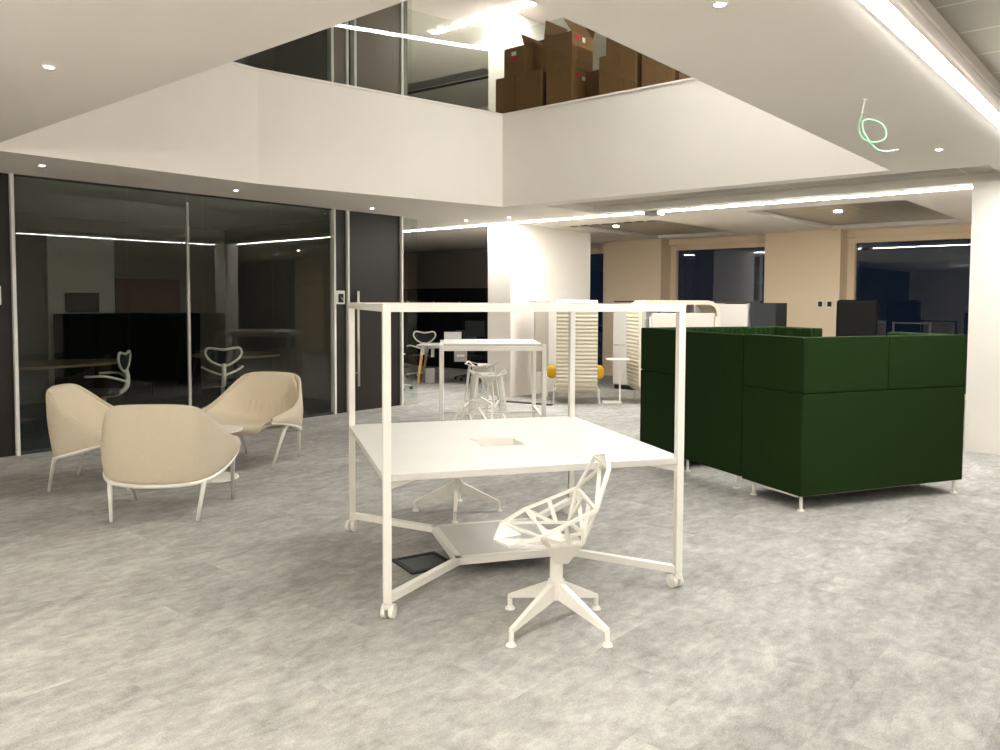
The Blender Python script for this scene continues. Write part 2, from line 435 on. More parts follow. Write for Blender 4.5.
# ------------------------------------------------------------------ lights
def linear(label, a, b, z, w, m='strip', group=None, drop=.012, up=False):
    mid = (a+b)/2; L = (b-a).length; ang = math.atan2((b-a).y, (b-a).x)
    t = thing('linear_light', label, 'light', (mid.x, mid.y, z), ang, group)
    bm = nb(); box(bm, (0, 0, -.002-drop/2), (L-.01, w, drop)); link('diffuser', bm, M[m], t)
    if up:      # added fill pendants: a second diffuser on top, hung on rods
        bm = nb(); box(bm, (0, 0, .05), (L-.01, w, drop)); link('upper_diffuser', bm, M['fill_up'], t)
        bm = nb(); box(bm, (0, 0, .02), (L, w+.02, .04)); link('housing', bm, M['alu'], t)
        for x in (-L*.4, L*.4):
            bm = nb(); cyl(bm, (x, 0, .06+(ZC-z-.06)/2), .004, ZC-z-.07, 8); link('hanging_rod', bm, M['alu'], t)
    else:
        bm = nb()
        for s in (-1, 1): box(bm, (0, s*(w/2+.006), -.004), (L, .012, .006))
        for s in (-1, 1): box(bm, (s*L/2, 0, -.004), (.01, w, .006))
        link('trim_frame', bm, M['alu'], t)
    return t
linear('wide bright strip light along the right edge of the plaster ceiling', pq(1.9, -1.03), pq(10.0, -1.03), ZC, .068, drop=.010)
linear('long strip light over the green booth, ending at the right column', pq(10.03, -5.60), pq(10.03, -1.22), ZC, .078, 'strip_far', drop=.012)
linear('strip light passing the bright column, left of the ceiling junction box', pq(10.03, -11.0), pq(10.03, -5.86), ZC, .078, 'strip_far', drop=.012)
linear('added hanging fill light behind the camera on the right', pq(-3.0, -1.5), pq(-3.0, 5.0), 2.3, .3, 'fill_rear', up=True)  # added unseen lamp, raises the floor and ceiling brightness
linear('added hanging fill light behind the camera on the left', pq(-1.6, -5.7), pq(-1.6, -0.4), 2.3, .3, 'fill_rear', up=True)  # added unseen lamp, its upper side brightens the near ceiling
linear('added fill strip out of view to the right of the camera', pq(.5, .2), pq(.5, 6.2), ZT+.01, .3, 'fill_wide')  # added out of view to brighten the front floor and the sofa back
linear('added fill strip out of view in the tiled bay right of the booth', pq(5.2, 1.5), pq(5.2, 6.2), ZT+.01, .3, 'fill_wide')  # added out of view as extra light from the right
linear('upstairs strip light running up to the bright column', pq(10.06, -10.15), pq(10.06, -7.6), ZC2, .12, 'strip_up')
linear('short upstairs strip light seen low beside the column', pq(11.13, -10.13), pq(11.13, -9.78), ZC2, .12, 'strip_up')
linear('slanting upstairs strip light nearest the column edge', pq(11.0, -9.74), pq(10.62, -9.22), ZC2, .1, 'strip_up')
linear('long upstairs strip light above the opening', pq(5.8, -3.2), pq(10.0, -3.2), ZC2, .14, 'strip_up')
for lab, (x, y) in (('recessed downlight in the near ceiling at upper left', (49, 66)), ('recessed downlight in the soffit above the left glass', (42, 165)),
                    ('recessed downlight in the soffit above the middle of the glass wall', (236, 190)), ('recessed downlight at the top of the near ceiling', (720, 3)),
                    ('recessed downlight below the green wire, near the right column', (939, 149)), ('recessed downlight above the dark door', (372, 208)),
                    ('recessed downlight left of the bright column', (466, 220)), ('recessed downlight right above the bright column', (509, 217))):
    p = at(x, y, ZC)
    t = thing('downlight', lab, 'light', (p.x, p.y, ZC), 0, 'recessed ceiling downlights')
    bm = nb(); cyl(bm, (0, 0, -.004), .022, .006); link('lens', bm, M['spot'], t)
    bm = nb()
    tube(bm, [(.028*math.cos(a*PI/12), .028*math.sin(a*PI/12), -.003) for a in range(24)], .006, 6, True); link('trim_ring', bm, M['white'], t, smooth=True)
for lab, p in (('bright recessed downlight in the tiled bay over the right window', at(838, 211, ZC+.06)), ('bright recessed downlight in the tiled bay past the bright column', at(616, 226, ZC+.06)),
               ('added hidden fill downlight in the far right bay, nearest the column', pq(12.2, -.9, ZC)), ('added hidden fill downlight in the far right bay, farther from the column', pq(13., 1.2, ZC))):  # last two are added behind the right column to brighten the far piers
    t = thing('downlight', lab, 'light', (p.x, p.y, p.z), 0, 'bright downlights in the far bays')
    bm = nb(); cyl(bm, (0, 0, -.006), .05, .01); link('lens', bm, M['spot' if 'past the bright column' in lab else 'spot_far'], t)
    bm = nb(); tube(bm, [(.058*math.cos(a*PI/12), .058*math.sin(a*PI/12), -.004) for a in range(24)], .008, 6, True); link('trim_ring', bm, M['white'], t, smooth=True)
# ceiling fittings
for lab, (x, y), z in (('white smoke detector hanging before the middle window', (680, 237), ZC+.055), ('white smoke detector over the right window', (884, 226), ZC+.055),
                       ('white smoke detector beside the junction box', (664, 205), ZT2)):
    p = at(x, y, z)
    t = thing('smoke_detector', lab, 'detector', (p.x, p.y, z), 0, 'ceiling smoke detectors')
    bm = nb(); cyl(bm, (0, 0, -.012), .075, .024); link('base', bm, M['white'], t)
    bm = nb(); cyl(bm, (0, 0, -.06), .045, .075, r2=.062); link('sensor', bm, M['white'], t, smooth=False, bevel=.008)
bm = nb(); c = pq(10.03, -5.73, ZC-.0285); rbox(bm, c, (.2, .22, .058), .008, GRID); 
box(bm, c+Vector((0, 0, -.031)), (.1, .12, .006), GRID)
tag(link('junction_box', bm, M['grey']), 'grey junction box between the two far strip lights', 'junction box')
bm = nb()
for i in range(8): box(bm, pq(11.16, -7.9+i*.21, ZC-.004), (.05, .12, .007), GRID)
dm = link('slot_diffuser', bm, M['black']); tag(dm, 'black slot air diffuser along the ceiling edge past the column', 'vent')
p, q2 = at(404, 94, ZC2), at(463, 82, ZC2)
t = thing('slot_diffuser', 'long dark air slot in the upstairs ceiling left of the column', 'vent', ((p+q2)/2).to_tuple()[:2]+(ZC2,), math.atan2((q2-p).y, (q2-p).x))
bm = nb(); box(bm, (0, 0, -.004), ((q2-p).length+2, .14, .007)); link('slot', bm, M['black'], t)
bm = nb(); box(bm, (0, -.35, -.003), ((q2-p).length+2, .42, .005)); link('metal_panel', bm, M['tile'], t)
# hanging green wire
hook = at(864.5, 99, ZC)
t = thing('hanging_wire', 'pale green wire dangling in a loop from the ceiling', 'wire', (hook.x, hook.y, ZC))
pix = [(864.5, 99), (863.5, 106), (862.5, 113)]
def wp(x, y, k):
    mpp = hook.y/F_PX*1.01
    return Vector(((x-864.5)*mpp, .02*math.sin(k*.9), -(y-99)*mpp))
bm = nb(); tube(bm, spline([wp(x, y, 0) for x, y in pix], 4), .0045, 8); cyl(bm, (0, 0, -.003), .016, .006); link('stripped_end', bm, M['paper'], t, smooth=True)
path = [(862.5, 113), (861.5, 120), (860.8, 127), (863, 135), (869, 140.5), (877, 141), (884, 137.5), (886.3, 130), (883.5, 123), (876.5, 119), (868.5, 118.3), (862.5, 121.5), (861.8, 128), (865.5, 135), (872, 142), (879, 147), (887, 149), (895, 148.4)]
bm = nb(); tube(bm, spline([wp(x, y, i) for i, (x, y) in enumerate(path)], 5), .0055, 8); link('sheath', bm, M['wire'], t, smooth=True)
bm = nb(); tube(bm, [wp(895, 148.4, 17), wp(897, 148, 17), wp(899.5, 147.6, 17)], .003, 6); link('bare_tip', bm, M['wirecore'], t, smooth=True)

# glass balustrade round the opening
t = thing('glass_balustrade', 'frameless clear glass balustrade on the atrium edge upstairs', 'balustrade', tuple(C_)[:2]+(0,))
off = Vector(t.location)
ring = offset_poly(HOLE, .05)
for a, b, n in ((ring[3], ring[2], 4), (ring[2], ring[1], 4), (ring[4], ring[3], 2)):
    for i in range(n):
        u, v = a.lerp(b, i/n), a.lerp(b, (i+1)/n); d = (v-u).normalized()*.004
        bm = nb(); bar(bm, u+d-off+Vector((0, 0, 4.62)), v-d-off+Vector((0, 0, 4.62)), .012, 1.07); link('glass_pane', bm, M['clear'], t)

# ------------------------------------------------------------------ framed table on castors
TL = Vector((-.56, 3.953, 0)); TA = math.radians(16.45); TS = 1.62
tb = thing('framed_table', 'square white meeting table inside an open white frame on castors', 'table', TL, TA)
W = .04
for i, j in ((0, 0), (1, 0), (1, 1), (0, 1)):
    bm = nb(); box(bm, (i*TS, j*TS, (1.58+.085)/2), (W, W, 1.58-.085)); link('post', bm, M['white'], tb, bevel=.002)
for a, b in (((0, 0), (1, 0)), ((1, 0), (1, 1)), ((1, 1), (0, 1)), ((0, 1), (0, 0))):
    bm = nb(); a3, b3 = Vector((a[0]*TS, a[1]*TS, 1.56)), Vector((b[0]*TS, b[1]*TS, 1.56)); d = (b3-a3).normalized()*W*.501
    bar(bm, a3+d, b3-d, W); link('top_rail', bm, M['white'], tb, bevel=.002)
g = .021
bm = nb()
h0, h1, k0, k1 = .64, .93, .59, .86
nn = .022
prism(bm, [(nn, -g), (TS-nn, -g), (TS-nn, nn), (TS+g, nn), (TS+g, TS-nn), (TS-nn, TS-nn), (TS-nn, TS+g), (nn, TS+g), (nn, TS-nn), (-g, TS-nn), (-g, nn), (nn, nn)], .70, .735, [[(h0, k0), (h1, k0), (h1, k1), (h0, k1)]])
link('tabletop', bm, M['tabletop'], tb, bevel=.002)
bm = nb()
t_ = .008
for (x0, y0, x1, y1) in ((h0, k0, h1, k0+t_), (h0, k1-t_, h1, k1), (h0, k0+t_, h0+t_, k1-t_), (h1-t_, k0+t_, h1, k1-t_)):
    box(bm, ((x0+x1)/2, (y0+y1)/2, .672), (x1-x0, y1-y0, .12))
box(bm, ((h0+h1)/2, (k0+k1)/2, .615), (h1-h0, k1-k0, .01))
link('cable_tray', bm, M['white'], tb)
for s, ln in ((0, 1), (1, 1)):
    for e in (0, 1):
        bm = nb(); x0 = e*TS
        pts = [(x0, s*TS, .70), (x0+(.24 if e == 0 else -.24), s*TS+(.1 if s == 0 else -.1), .70), (x0, s*TS, .655)]
        plate(bm, pts, .02); link('bracket', bm, M['white'], tb)
sx0, sx1, sy0, sy1 = .48, 1.14, .48, 1.14
bm = nb(); box(bm, ((sx0+sx1)/2, (sy0+sy1)/2, .114), (sx1-sx0-.04, sy1-sy0-.04, .022))
link('shelf', bm, M['tabletop'], tb)
bm = nb(); zr = .105
cs = [(sx0, sy0), (sx1, sy0), (sx1, sy1), (sx0, sy1)]
for i in range(4):
    a, b = Vector((*cs[i], zr)), Vector((*cs[(i+1) % 4], zr)); d = (b-a).normalized()*.02; bar(bm, a-d, b+d, .04, .042)
link('shelf_frame', bm, M['white'], tb)
for (px, py), (cx, cy) in (((0, 0), cs[0]), ((TS, 0), cs[1]), ((TS, TS), cs[2]), ((0, TS), cs[3])):
    bm = nb(); bar(bm, (px, py, zr), (cx, cy, zr), .04); link('foot_rail', bm, M['white'], tb, bevel=.002)
for (px, py, az) in ((0, 0, -.5), (TS, 0, .25), (TS, TS, 1.2), (0, TS, 2.6)):
    bm = nb(); cyl(bm, (px, py, .083), .016, .02); rbox(bm, (px, py, .066), (.05, .034, .032), .008)
    cst = link('castor', bm, M['white'], tb)
    ax = Vector((math.cos(az), math.sin(az), 0)); tr = Vector((-ax.y, ax.x, 0))*.02
    for s in (-1, 1):
        bm = nb(); cyl(bm, Vector((px, py, .037))+ax*(s*.021)+tr, .0365, .024, 24, rot=ax.to_track_quat('Z', 'Y').to_matrix().to_4x4())
        cyl(bm, Vector((px, py, .037))+ax*(s*.034)+tr, .022, .004, 20, rot=ax.to_track_quat('Z', 'Y').to_matrix().to_4x4())
        link('wheel', bm, M['white'], cst, bevel=.004)

# ------------------------------------------------------------------ faceted swivel chairs
def faceted_chair(loc, rz, label, leg_turn):
    t = thing('swivel_chair', label, 'chair', loc, rz, 'white faceted swivel chairs at the framed table')
    A = Vector((0, .30, .435)); E0 = Vector((0, -.245, .845)); S_ = Vector((0, .04, .43)); R_ = Vector((0, -.13, .46))
    mk = lambda x, y, z: {1: Vector((x, y, z)), -1: Vector((-x, y, z))}
    B = mk(.195, .25, .465); C = mk(.255, .12, .52); D = mk(.225, -.145, .632); E = mk(.15, -.222, .81); G = mk(.175, -.095, .465); H = mk(.205, .07, .462)
    w = .019
    bm = nb()
    for s in (1, -1):
        for a, b in ((A, B[s]), (B[s], H[s]), (H[s], G[s]), (S_, B[s]), (S_, H[s]), (S_, G[s])): bar(bm, a, b, w, .012)
    for a, b in ((S_, A), (S_, R_), (G[1], R_), (R_, G[-1])): bar(bm, a, b, w, .012)
    for s in (1, -1):
        plate(bm, [A, B[s], (A+B[s])/2*.55+S_*.45], .010)
        plate(bm, [S_, S_*.45+H[s]*.55, S_*.5+G[s]*.5, S_*.55+R_*.45], .010)
    link('seat', bm, M['white'], t)
    for s in (1, -1):
        bm = nb()
        for a, b in ((B[s], C[s]), (C[s], D[s]), (D[s], G[s]), (C[s], H[s]), (D[s]*.45+C[s]*.55, H[s]*.4+G[s]*.6), (C[s], G[s]*.5+H[s]*.5)): bar(bm, a, b, w, .014)
        link('armrest', bm, M['white'], t)
    bm = nb()
    for s in (1, -1):
        for a, b in ((D[s], E[s]), (E[s], E0), (D[s], E0*.5+E[-s]*.5), (D[s], R_), (G[s], D[-s]*.35+D[s]*.65)): bar(bm, a, b, w, .013)
    bar(bm, E[1], E[-1], w, .013); bar(bm, D[1], D[-1], w, .013)
    plate(bm, [E[1], E0, E[-1]], .01)
    link('backrest', bm, M['white'], t)
    bm = nb()
    v = bmesh.ops.create_cone(bm, cap_ends=True, segments=4, radius1=.045, radius2=.135, depth=.11, matrix=Matrix.Translation((0, -.02, .375)) @ Matrix.Rotation(PI/4, 4, 'Z'))
    link('bracket', bm, M['white'], t)
    bm = nb(); cyl(bm, (0, 0, .27), .032, .14, 24); cyl(bm, (0, 0, .19), .044, .09, 24, r2=.040); link('column', bm, M['white'], t, smooth=False)
    for i in range(4):
        a = leg_turn+PI/4+i*PI/2; d = Vector((math.cos(a), math.sin(a), 0))
        bm = nb(); bar(bm, d*.02+Vector((0, 0, .185)), d*.318+Vector((0, 0, .070)), .034, .085, w2=.022, h2=.022)
        cyl(bm, d*.315+Vector((0, 0, .042)), .0125, .06, 14); cyl(bm, d*.315+Vector((0, 0, .008)), .028, .016, 20, r2=.018)
        link('leg', bm, M['white'], t, bevel=.003)
    return t
fA = math.atan2(-.1, -.99)-PI/2
faceted_chair((.28, 3.875, 0), fA, 'white faceted swivel chair in front of the framed table', -fA)
fB = math.atan2(-.70, -.70)-PI/2
faceted_chair((-.32, 6.02, 0), fB, 'white faceted swivel chair mostly hidden behind the framed table, only its base showing below', -fB+PI/4)

# floor outlet box under the table
q = [at(x, y, 0) for x, y in ((399, 566), (418, 555), (453, 560), (424, 573))]
cen = sum(q, Vector())/4
t = thing('floor_box', 'black square floor outlet box under the framed table', 'outlet', (cen.x, cen.y, 0), math.radians(32))
bm = nb()
for s in (-1, 1):
    box(bm, (s*.135, 0, .005), (.03, .30, .01)); box(bm, (0, s*.135, .005), (.24, .03, .01))
link('frame', bm, M['black'], t)
bm = nb(); box(bm, (0, 0, .003), (.24, .24, .006)); link('lid', bm, M['darkgrey'], t)

# ------------------------------------------------------------------ lounge chairs
def lounge_chair(loc, rz, label):
    t = thing('lounge_chair', label, 'armchair', loc, rz, 'oatmeal lounge chairs round the small table')
    # centre line and rim line of one bucket-shaped sheet, local +y is forward
    cen = [(0, .40, .345), (0, .40, .385), (0, .30, .405), (0, .10, .385), (0, -.08, .365), (0, -.20, .375), (0, -.265, .45), (0, -.305, .58), (0, -.35, .72), (0, -.395, .84), (0, -.424, .912)]
    rim = [(.30, .395, .375), (.345, .39, .44), (.39, .345, .495), (.445, .20, .55), (.455, .04, .585), (.44, -.09, .65), (.405, -.19, .735), (.345, -.285, .82), (.30, -.34, .865), (.27, -.392, .897), (.24, -.415, .908)]
    cs, rs = spline(cen, 4), spline(rim, 4)
    # outer shell: a wall wrapping from arm to arm, standing on the rail
    bot = [(.425, .375, .487), (.474, .20, .455), (.472, .0, .405), (.43, -.19, .348), (.34, -.30, .31), (.18, -.352, .292), (0, -.362, .288)]
    top = [(.405, .36, .518), (.462, .20, .568), (.478, .03, .61), (.455, -.12, .69), (.395, -.26, .81), (.30, -.375, .905), (0, -.425, .925)]
    full = lambda h: spline(h+[(-x, y, z) for x, y, z in h[:-1][::-1]], 5)
    bm = nb(); bb, tt = full(bot), full(top); rows = []
    for p, q_ in zip(bb, tt):
        row = []
        for k in range(9):
            f = k/8; v = p.lerp(q_, f); o_ = Vector((v.x*1.2, v.y-.1, 0)); o_.normalize()
            row.append(bm.verts.new(v+o_*(.022*math.sin(PI*f))))
        rows.append(row)
    for i in range(len(rows)-1):
        for k in range(8): bm.faces.new((rows[i][k], rows[i+1][k], rows[i+1][k+1], rows[i][k+1]))
    link('shell', bm, M['tan'], t, smooth=True, sub=1, solid=.036)
    # upholstered inner pad: a seat flowing into the back, with a crease and short pleats
    bm = nb(); rows = []
    n = len(cs); lo, hi = 1, n; NP = 41
    for i in range(lo, hi):
        f = (i-lo)/(hi-1-lo); row = []
        c, r = cs[i], rs[i]
        tg = (cs[min(i+1, n-1)]-cs[i-1]).normalized(); nrm = Vector((0, -tg.z, tg.y))
        if nrm.z < 0 and nrm.y < 0: nrm = -nrm
        nrm = Vector((0, tg.z, -tg.y)) if Vector((0, tg.z, -tg.y)).dot(Vector((0, .6, .8))) > 0 else Vector((0, -tg.z, tg.y))
        for k in range(NP):
            u = -1+2*k/(NP-1); au = abs(u)*.97
            e = au**2.6
            x = math.copysign(r.x*math.sin(au*PI/2)**.9, u)
            p = Vector((x, c.y+(r.y-c.y)*e, c.z+(r.z-c.z)*e))
            th = .045*(1-abs(u)**6)*(1-abs(2*f-1)**8) + .012
            cz = c.z
            if c.y < -.15 and abs(u) < .75:
                th -= .020*math.exp(-((cz-.665)/.018)**2)*(1-abs(u/.75)**4)
                if .44 < cz < .66 and abs(u) < .55: th += .010*math.sin(u*46)*math.exp(-((cz-.55)/.075)**2)*(1-abs(u/.55)**2)
            row.append(bm.verts.new(p+nrm*th))
        rows.append(row)
    for i in range(len(rows)-1):
        for k in range(NP-1): bm.faces.new((rows[i][k], rows[i][k+1], rows[i+1][k+1], rows[i+1][k]))
    sp_ = link('seat_pad', bm, M['tanin'], t, smooth=True, sub=1, solid=.05); sp_.modifiers['solid'].offset = -1
    # white rail cradling the shell
    half = [(.428, .39, .487), (.480, .20, .452), (.482, .0, .40), (.44, -.195, .342), (.35, -.31, .303), (.18, -.363, .284), (0, -.372, .279)]
    rail = spline(half+[(-x, y, z) for x, y, z in half[:-1][::-1]], 5)
    bm = nb(); tube(bm, rail, .017, 8); link('rail', bm, M['white'], t, smooth=True)
    bm = nb(); 
    for y in (.14, -.12): bar(bm, (-.47, y, .40 if y > 0 else .355), (0, y, .325), .03, .02); bar(bm, (.47, y, .40 if y > 0 else .355), (0, y, .325), .03, .02)
    link('support_bar', bm, M['white'], t)
    for s in (1, -1):
        bm = nb(); tube(bm, [(s*.468, .12, .43), (s*.452, .16, .39), (s*.40, .335, .006)], .016, 10, radii=[.021, .019, .0125]); link('leg', bm, M['white'], t, smooth=True)
        bm = nb(); tube(bm, [(s*.36, -.295, .31), (s*.355, -.315, .27), (s*.325, -.375, .006)], .016, 10, radii=[.021, .019, .0125]); link('leg', bm, M['white'], t, smooth=True)
    t.scale = (.93, .93, .93)
    return t
def face(fx, fy): return math.atan2(fy, fx)-PI/2
lounge_chair((-2.49, 6.03, 0), face(-.06, 1), 'oatmeal lounge chair seen from behind, nearest the camera')
lounge_chair((-3.42, 6.92, 0), face(.985, .12), 'oatmeal lounge chair in side view on the left, against the dark glass')
lounge_chair((-2.42, 7.86, 0), face(-.25, -.97), 'oatmeal lounge chair facing the camera with a pleated back')
t = thing('coffee_table', 'small round white pedestal table between the lounge chairs', 'table', (-2.56, 7.12, 0))
bm = nb(); cyl(bm, (0, 0, .435), .255, .014, 48); link('tabletop', bm, M['white'], t, bevel=.004)
bm = nb(); cyl(bm, (0, 0, .22), .03, .42, 20); link('column', bm, M['white'], t)
bm = nb(); cyl(bm, (0, 0, .007), .22, .014, 48, r2=.215); link('base', bm, M['white'], t, bevel=.003)

# ------------------------------------------------------------------ green high-backed booth
BA = math.radians(21.5); BU = Vector((math.cos(BA), math.sin(BA), 0)); BV = Vector((-math.sin(BA), math.cos(BA), 0)).normalized()
def booth_sofa(loc, rz, label):
    t = thing('booth_sofa', label, 'sofa', loc, rz, 'two facing sofas of the green booth')
    Wd, Dp, z0, zm, z1, th = 1.71, .70, .115, .90, 1.325, .11
    # local: outer back along y=0, inside towards +y
    G_ = .003
    for poly in ([(0, 0), (Wd/2-G_, 0), (Wd/2-G_, th), (th, th)], [(Wd/2+G_, 0), (Wd, 0), (Wd-th, th), (Wd/2+G_, th)]):
        bm = nb(); prism(bm, poly, zm+G_, z1); link('back_cushion', bm, M['green'], t, bevel=.012)
    for poly in ([(0, 0), (th, th), (th, Dp), (0, Dp)], [(Wd, 0), (Wd, Dp), (Wd-th, Dp), (Wd-th, th)]):
        bm = nb(); prism(bm, poly, zm+G_, z1); link('arm_cushion', bm, M['green'], t, bevel=.012)
    bm = nb(); prism(bm, [(0, 0), (Wd, 0), (Wd, Dp), (Wd-th, Dp), (Wd-th, th), (th, th), (th, Dp), (0, Dp)], z0, zm-G_)
    link('outer_panel', bm, M['green'], t, bevel=.012)
    # channelled upholstery inside
    bm = nb()
    nch = 24; iw = Wd-2*th
    for i in range(nch):
        x = th+iw*(i+.5)/nch; rbox(bm, (x, th+.02, .885), (iw/nch-.001, .05, .875), .015, seg=2)
    for sgn, xx in ((1, th+.015), (-1, Wd-th-.015)):
        for i in range(10):
            y = th+.05+(Dp-th-.06)*(i+.5)/10; rbox(bm, (xx, y, .885), (.04, (Dp-th-.06)/10-.001, .875), .012, seg=2)
    link('channel_lining', bm, M['greenin'], t)
    for x0, x1 in ((th+.04, Wd/2), (Wd/2, Wd-th-.04)):
        bm = nb(); rbox(bm, ((x0+x1)/2, (th+Dp)/2+.03, .36), (x1-x0-.006, Dp-th-.03, .17), .03); link('seat_cushion', bm, M['green'], t)
    bm = nb(); rbox(bm, (Wd/2, (th+Dp)/2+.02, .195), (Wd-2*th-.01, Dp-th-.03, .15), .012); link('seat_base', bm, M['green'], t)
    bm = nb()
    for y in (.07, Dp-.09): bar(bm, (.03, y, .106), (Wd-.03, y, .106), .03, .018)
    for x in (.03, Wd-.03): bar(bm, (x, .05, .106), (x, Dp-.02, .106), .03, .018)
    link('base_rail', bm, M['white'], t)
    for x in (.035, Wd-.06):
        for y in (.035, Dp-.12):
            bm = nb(); cyl(bm, (x, y, .055), .0135, .10, 16); cyl(bm, (x, y, .006), .03, .012, 20, r2=.02); link('leg', bm, M['white'], t)
    return t, Wd, Dp
corner = Vector((2.285, 6.03, 0))
s1, BW, BD = booth_sofa(corner, BA, 'dark green high-backed sofa with its back to the camera, nearer half of the booth')
far = corner+BV*2.32
n2 = far+BU*BW
s2, _, _ = booth_sofa(n2, BA+PI, 'dark green high-backed sofa farther off with a channelled lining, facing the camera')
a, b = corner+BV*(BD+.02), far-BV*(BD+.02)
mid = (a+b)/2+BU*.035
t = thing('booth_screen', 'plain dark green panel joining the two green sofas', 'screen', (mid.x, mid.y, 0), math.atan2(BV.y, BV.x))
L = (b-a).length
bm = nb(); rbox(bm, (0, 0, .72), (L, .06, 1.20), .012); link('panel', bm, M['green'], t)
for x in (-L/2+.08, L/2-.08):
    bm = nb(); cyl(bm, (x, 0, .06), .012, .12, 14); cyl(bm, (x, 0, .005), .028, .01, 18); link('leg', bm, M['white'], t)

# ------------------------------------------------------------------ high table and stools
c0 = at(439.5, 344, 1.09); c1 = at(547, 345, 1.09)
c0.z = c1.z = 0
ux = (c1-c0).normalized(); L = (c1-c0).length; Dp = 1.15
ha = math.atan2(ux.y, ux.x)
t = thing('high_table', 'tall white bar-height table behind the framed table', 'table', c0, ha+.17)
bm = nb(); prism(bm, [(.045, .03), (L-.045, .03), (L-.045, Dp-.03), (.045, Dp-.03)], 1.062, 1.092, [[(.45, .5), (L-.45, .5), (L-.45, .62), (.45, .62)]])
link('tabletop', bm, M['tabletop'], t, bevel=.003)
bm = nb()
for y in (.02, Dp-.02): box(bm, (L/2, y, 1.035), (L-.05, .04, .05))
for x in (.02, L-.02): box(bm, (x, Dp/2, 1.035), (.04, Dp-.05, .05))
link('apron', bm, M['white'], t)
for x in (.022, L-.022):
    for y in (.022, Dp-.022):
        bm = nb(); rbox(bm, (x, y, .54), (.05, .05, 1.08), .006); link('leg', bm, M['white'], t)
bm = nb()
for x in (.022, L-.022): box(bm, (x, Dp/2, .21), (.028, Dp-.09, .028))
box(bm, (L/2, Dp*.5, .21), (L-.07, .028, .028))
link('foot_rail', bm, M['white'], t)

def stool(loc, rz, label):
    t = thing('bar_stool', label, 'stool', loc, rz, 'white faceted bar stools at the high table')
    z = .77; hw = .205
    rim = [Vector(p) for p in ((-hw, .10, z+.03), (-hw+.02, -.12, z+.012), (-.08, -.165, z-.012), (.08, -.165, z-.012), (hw-.02, -.12, z+.012), (hw, .10, z+.03), (.09, .16, z-.006), (-.09, .16, z-.006))]
    inner = [Vector((p.x*.55, p.y*.55, z-.03)) for p in rim]
    apex = Vector((0, 0, z-.135))
    bm = nb()
    n = len(rim)
    for i in range(n):
        j = (i+1) % n
        bar(bm, rim[i], rim[j], .02, .012); bar(bm, rim[i], inner[i], .022, .012)
        plate(bm, [inner[i], inner[j], Vector((0, 0, z-.04))], .01)
        plate(bm, [inner[i], inner[j], apex], .008)
    for i in (2, 6): plate(bm, [rim[i], rim[i+1], inner[i+1]], .01)
    link('seat', bm, M['white'], t)
    feet = {}
    for sx in (-1, 1):
        for sy in (-1, 1):
            top = Vector((sx*.135, sy*.10, z-.02)); ft = Vector((sx*.225, sy*.20, 0))
            feet[sx, sy] = (top, ft)
            bm = nb(); bar(bm, top, ft+Vector((0, 0, .001)), .03, .022, w2=.022, h2=.018); link('leg', bm, M['white'], t)
    g = lambda a, f: feet[a][0].lerp(feet[a][1], f)
    bm = nb()
    bar(bm, g((-1, 1), .62), g((1, 1), .62), .03, .014); bar(bm, g((-1, -1), .70), g((1, -1), .70), .02, .014)
    for sx in (-1, 1): bar(bm, g((sx, -1), .70), g((sx, 1), .62), .02, .014)
    bar(bm, apex, g((1, 1), .62).lerp(g((-1, 1), .62), .5), .016, .014)
    link('foot_rest', bm, M['white'], t)
    return t
stool((-.13, 9.05, 0), math.radians(8), 'white faceted bar stool nearer the camera, before the high table')
stool((-.235, 10.35, 0), math.radians(-12), 'white faceted bar stool farther off, seen under the high table')

# ------------------------------------------------------------------ task chairs, desk, things behind the door
def task_chair(loc, rz, label):
    t = thing('task_chair', label, 'chair', loc, rz, 'white framed mesh task chairs')
    loop = [(-.05, -.255, .70), (-.17, -.25, .765), (-.235, -.25, .86), (-.20, -.255, .935), (-.09, -.26, .925), (0, -.262, .912), (.09, -.26, .925), (.20, -.255, .935), (.235, -.25, .86), (.17, -.25, .765), (.05, -.255, .70)]
    lp = spline(loop, 5, True)
    bm = nb(); tube(bm, lp, .0165, 8, True); link('back_frame', bm, M['white'], t, smooth=True)
    bm = nb(); cv = bm.verts.new((0, -.252, .83)); vs = [bm.verts.new(Vector(p)+Vector((0, .004, 0))) for p in lp]
    for i in range(len(vs)): bm.faces.new((vs[i], vs[(i+1) % len(vs)], cv))
    link('back_mesh', bm, M['mesh'], t, solid=.006)
    bm = nb(); tube(bm, spline([(0, -.265, .72), (0, -.285, .62), (0, -.27, .50), (0, -.17, .42), (0, -.02, .40)], 5), .03, 8, radii=None); link('spine', bm, M['white'], t, smooth=True)
    bm = nb()
    for s in (-1, 1): tube(bm, spline([(0, -.27, .56), (s*.12, -.24, .60), (s*.25, -.10, .655), (s*.27, .06, .655), (s*.25, .13, .652)], 5), .015, 8)
    link('armrest', bm, M['white'], t, smooth=True)
    bm = nb(); rbox(bm, (0, .02, .44), (.46, .44, .06), .028); link('seat', bm, M['mesh'], t)
    bm = nb(); cyl(bm, (0, 0, .26), .028, .30, 16); cyl(bm, (0, 0, .11), .04, .07, 16); link('column', bm, M['grey'], t)
    for i in range(5):
        a = i*2*PI/5+.3; d = Vector((math.cos(a), math.sin(a), 0))
        bm = nb(); bar(bm, d*.03+Vector((0, 0, .11)), d*.29+Vector((0, 0, .075)), .04, .03, w2=.026, h2=.02); lg = link('leg', bm, M['white'], t)
        bm = nb(); cyl(bm, d*.29+Vector((0, 0, .031)), .03, .034, 14, rot=Matrix.Rotation(PI/2, 4, d.cross(Vector((0, 0, 1))).cross(Vector((0, 0, 1))))); link('wheel', bm, M['darkgrey'], lg)
    return t
proto = task_chair((-3.86, 11.15, 0), face(-.38, .92), 'white framed task chair behind the glass, above the pleated lounge chair')
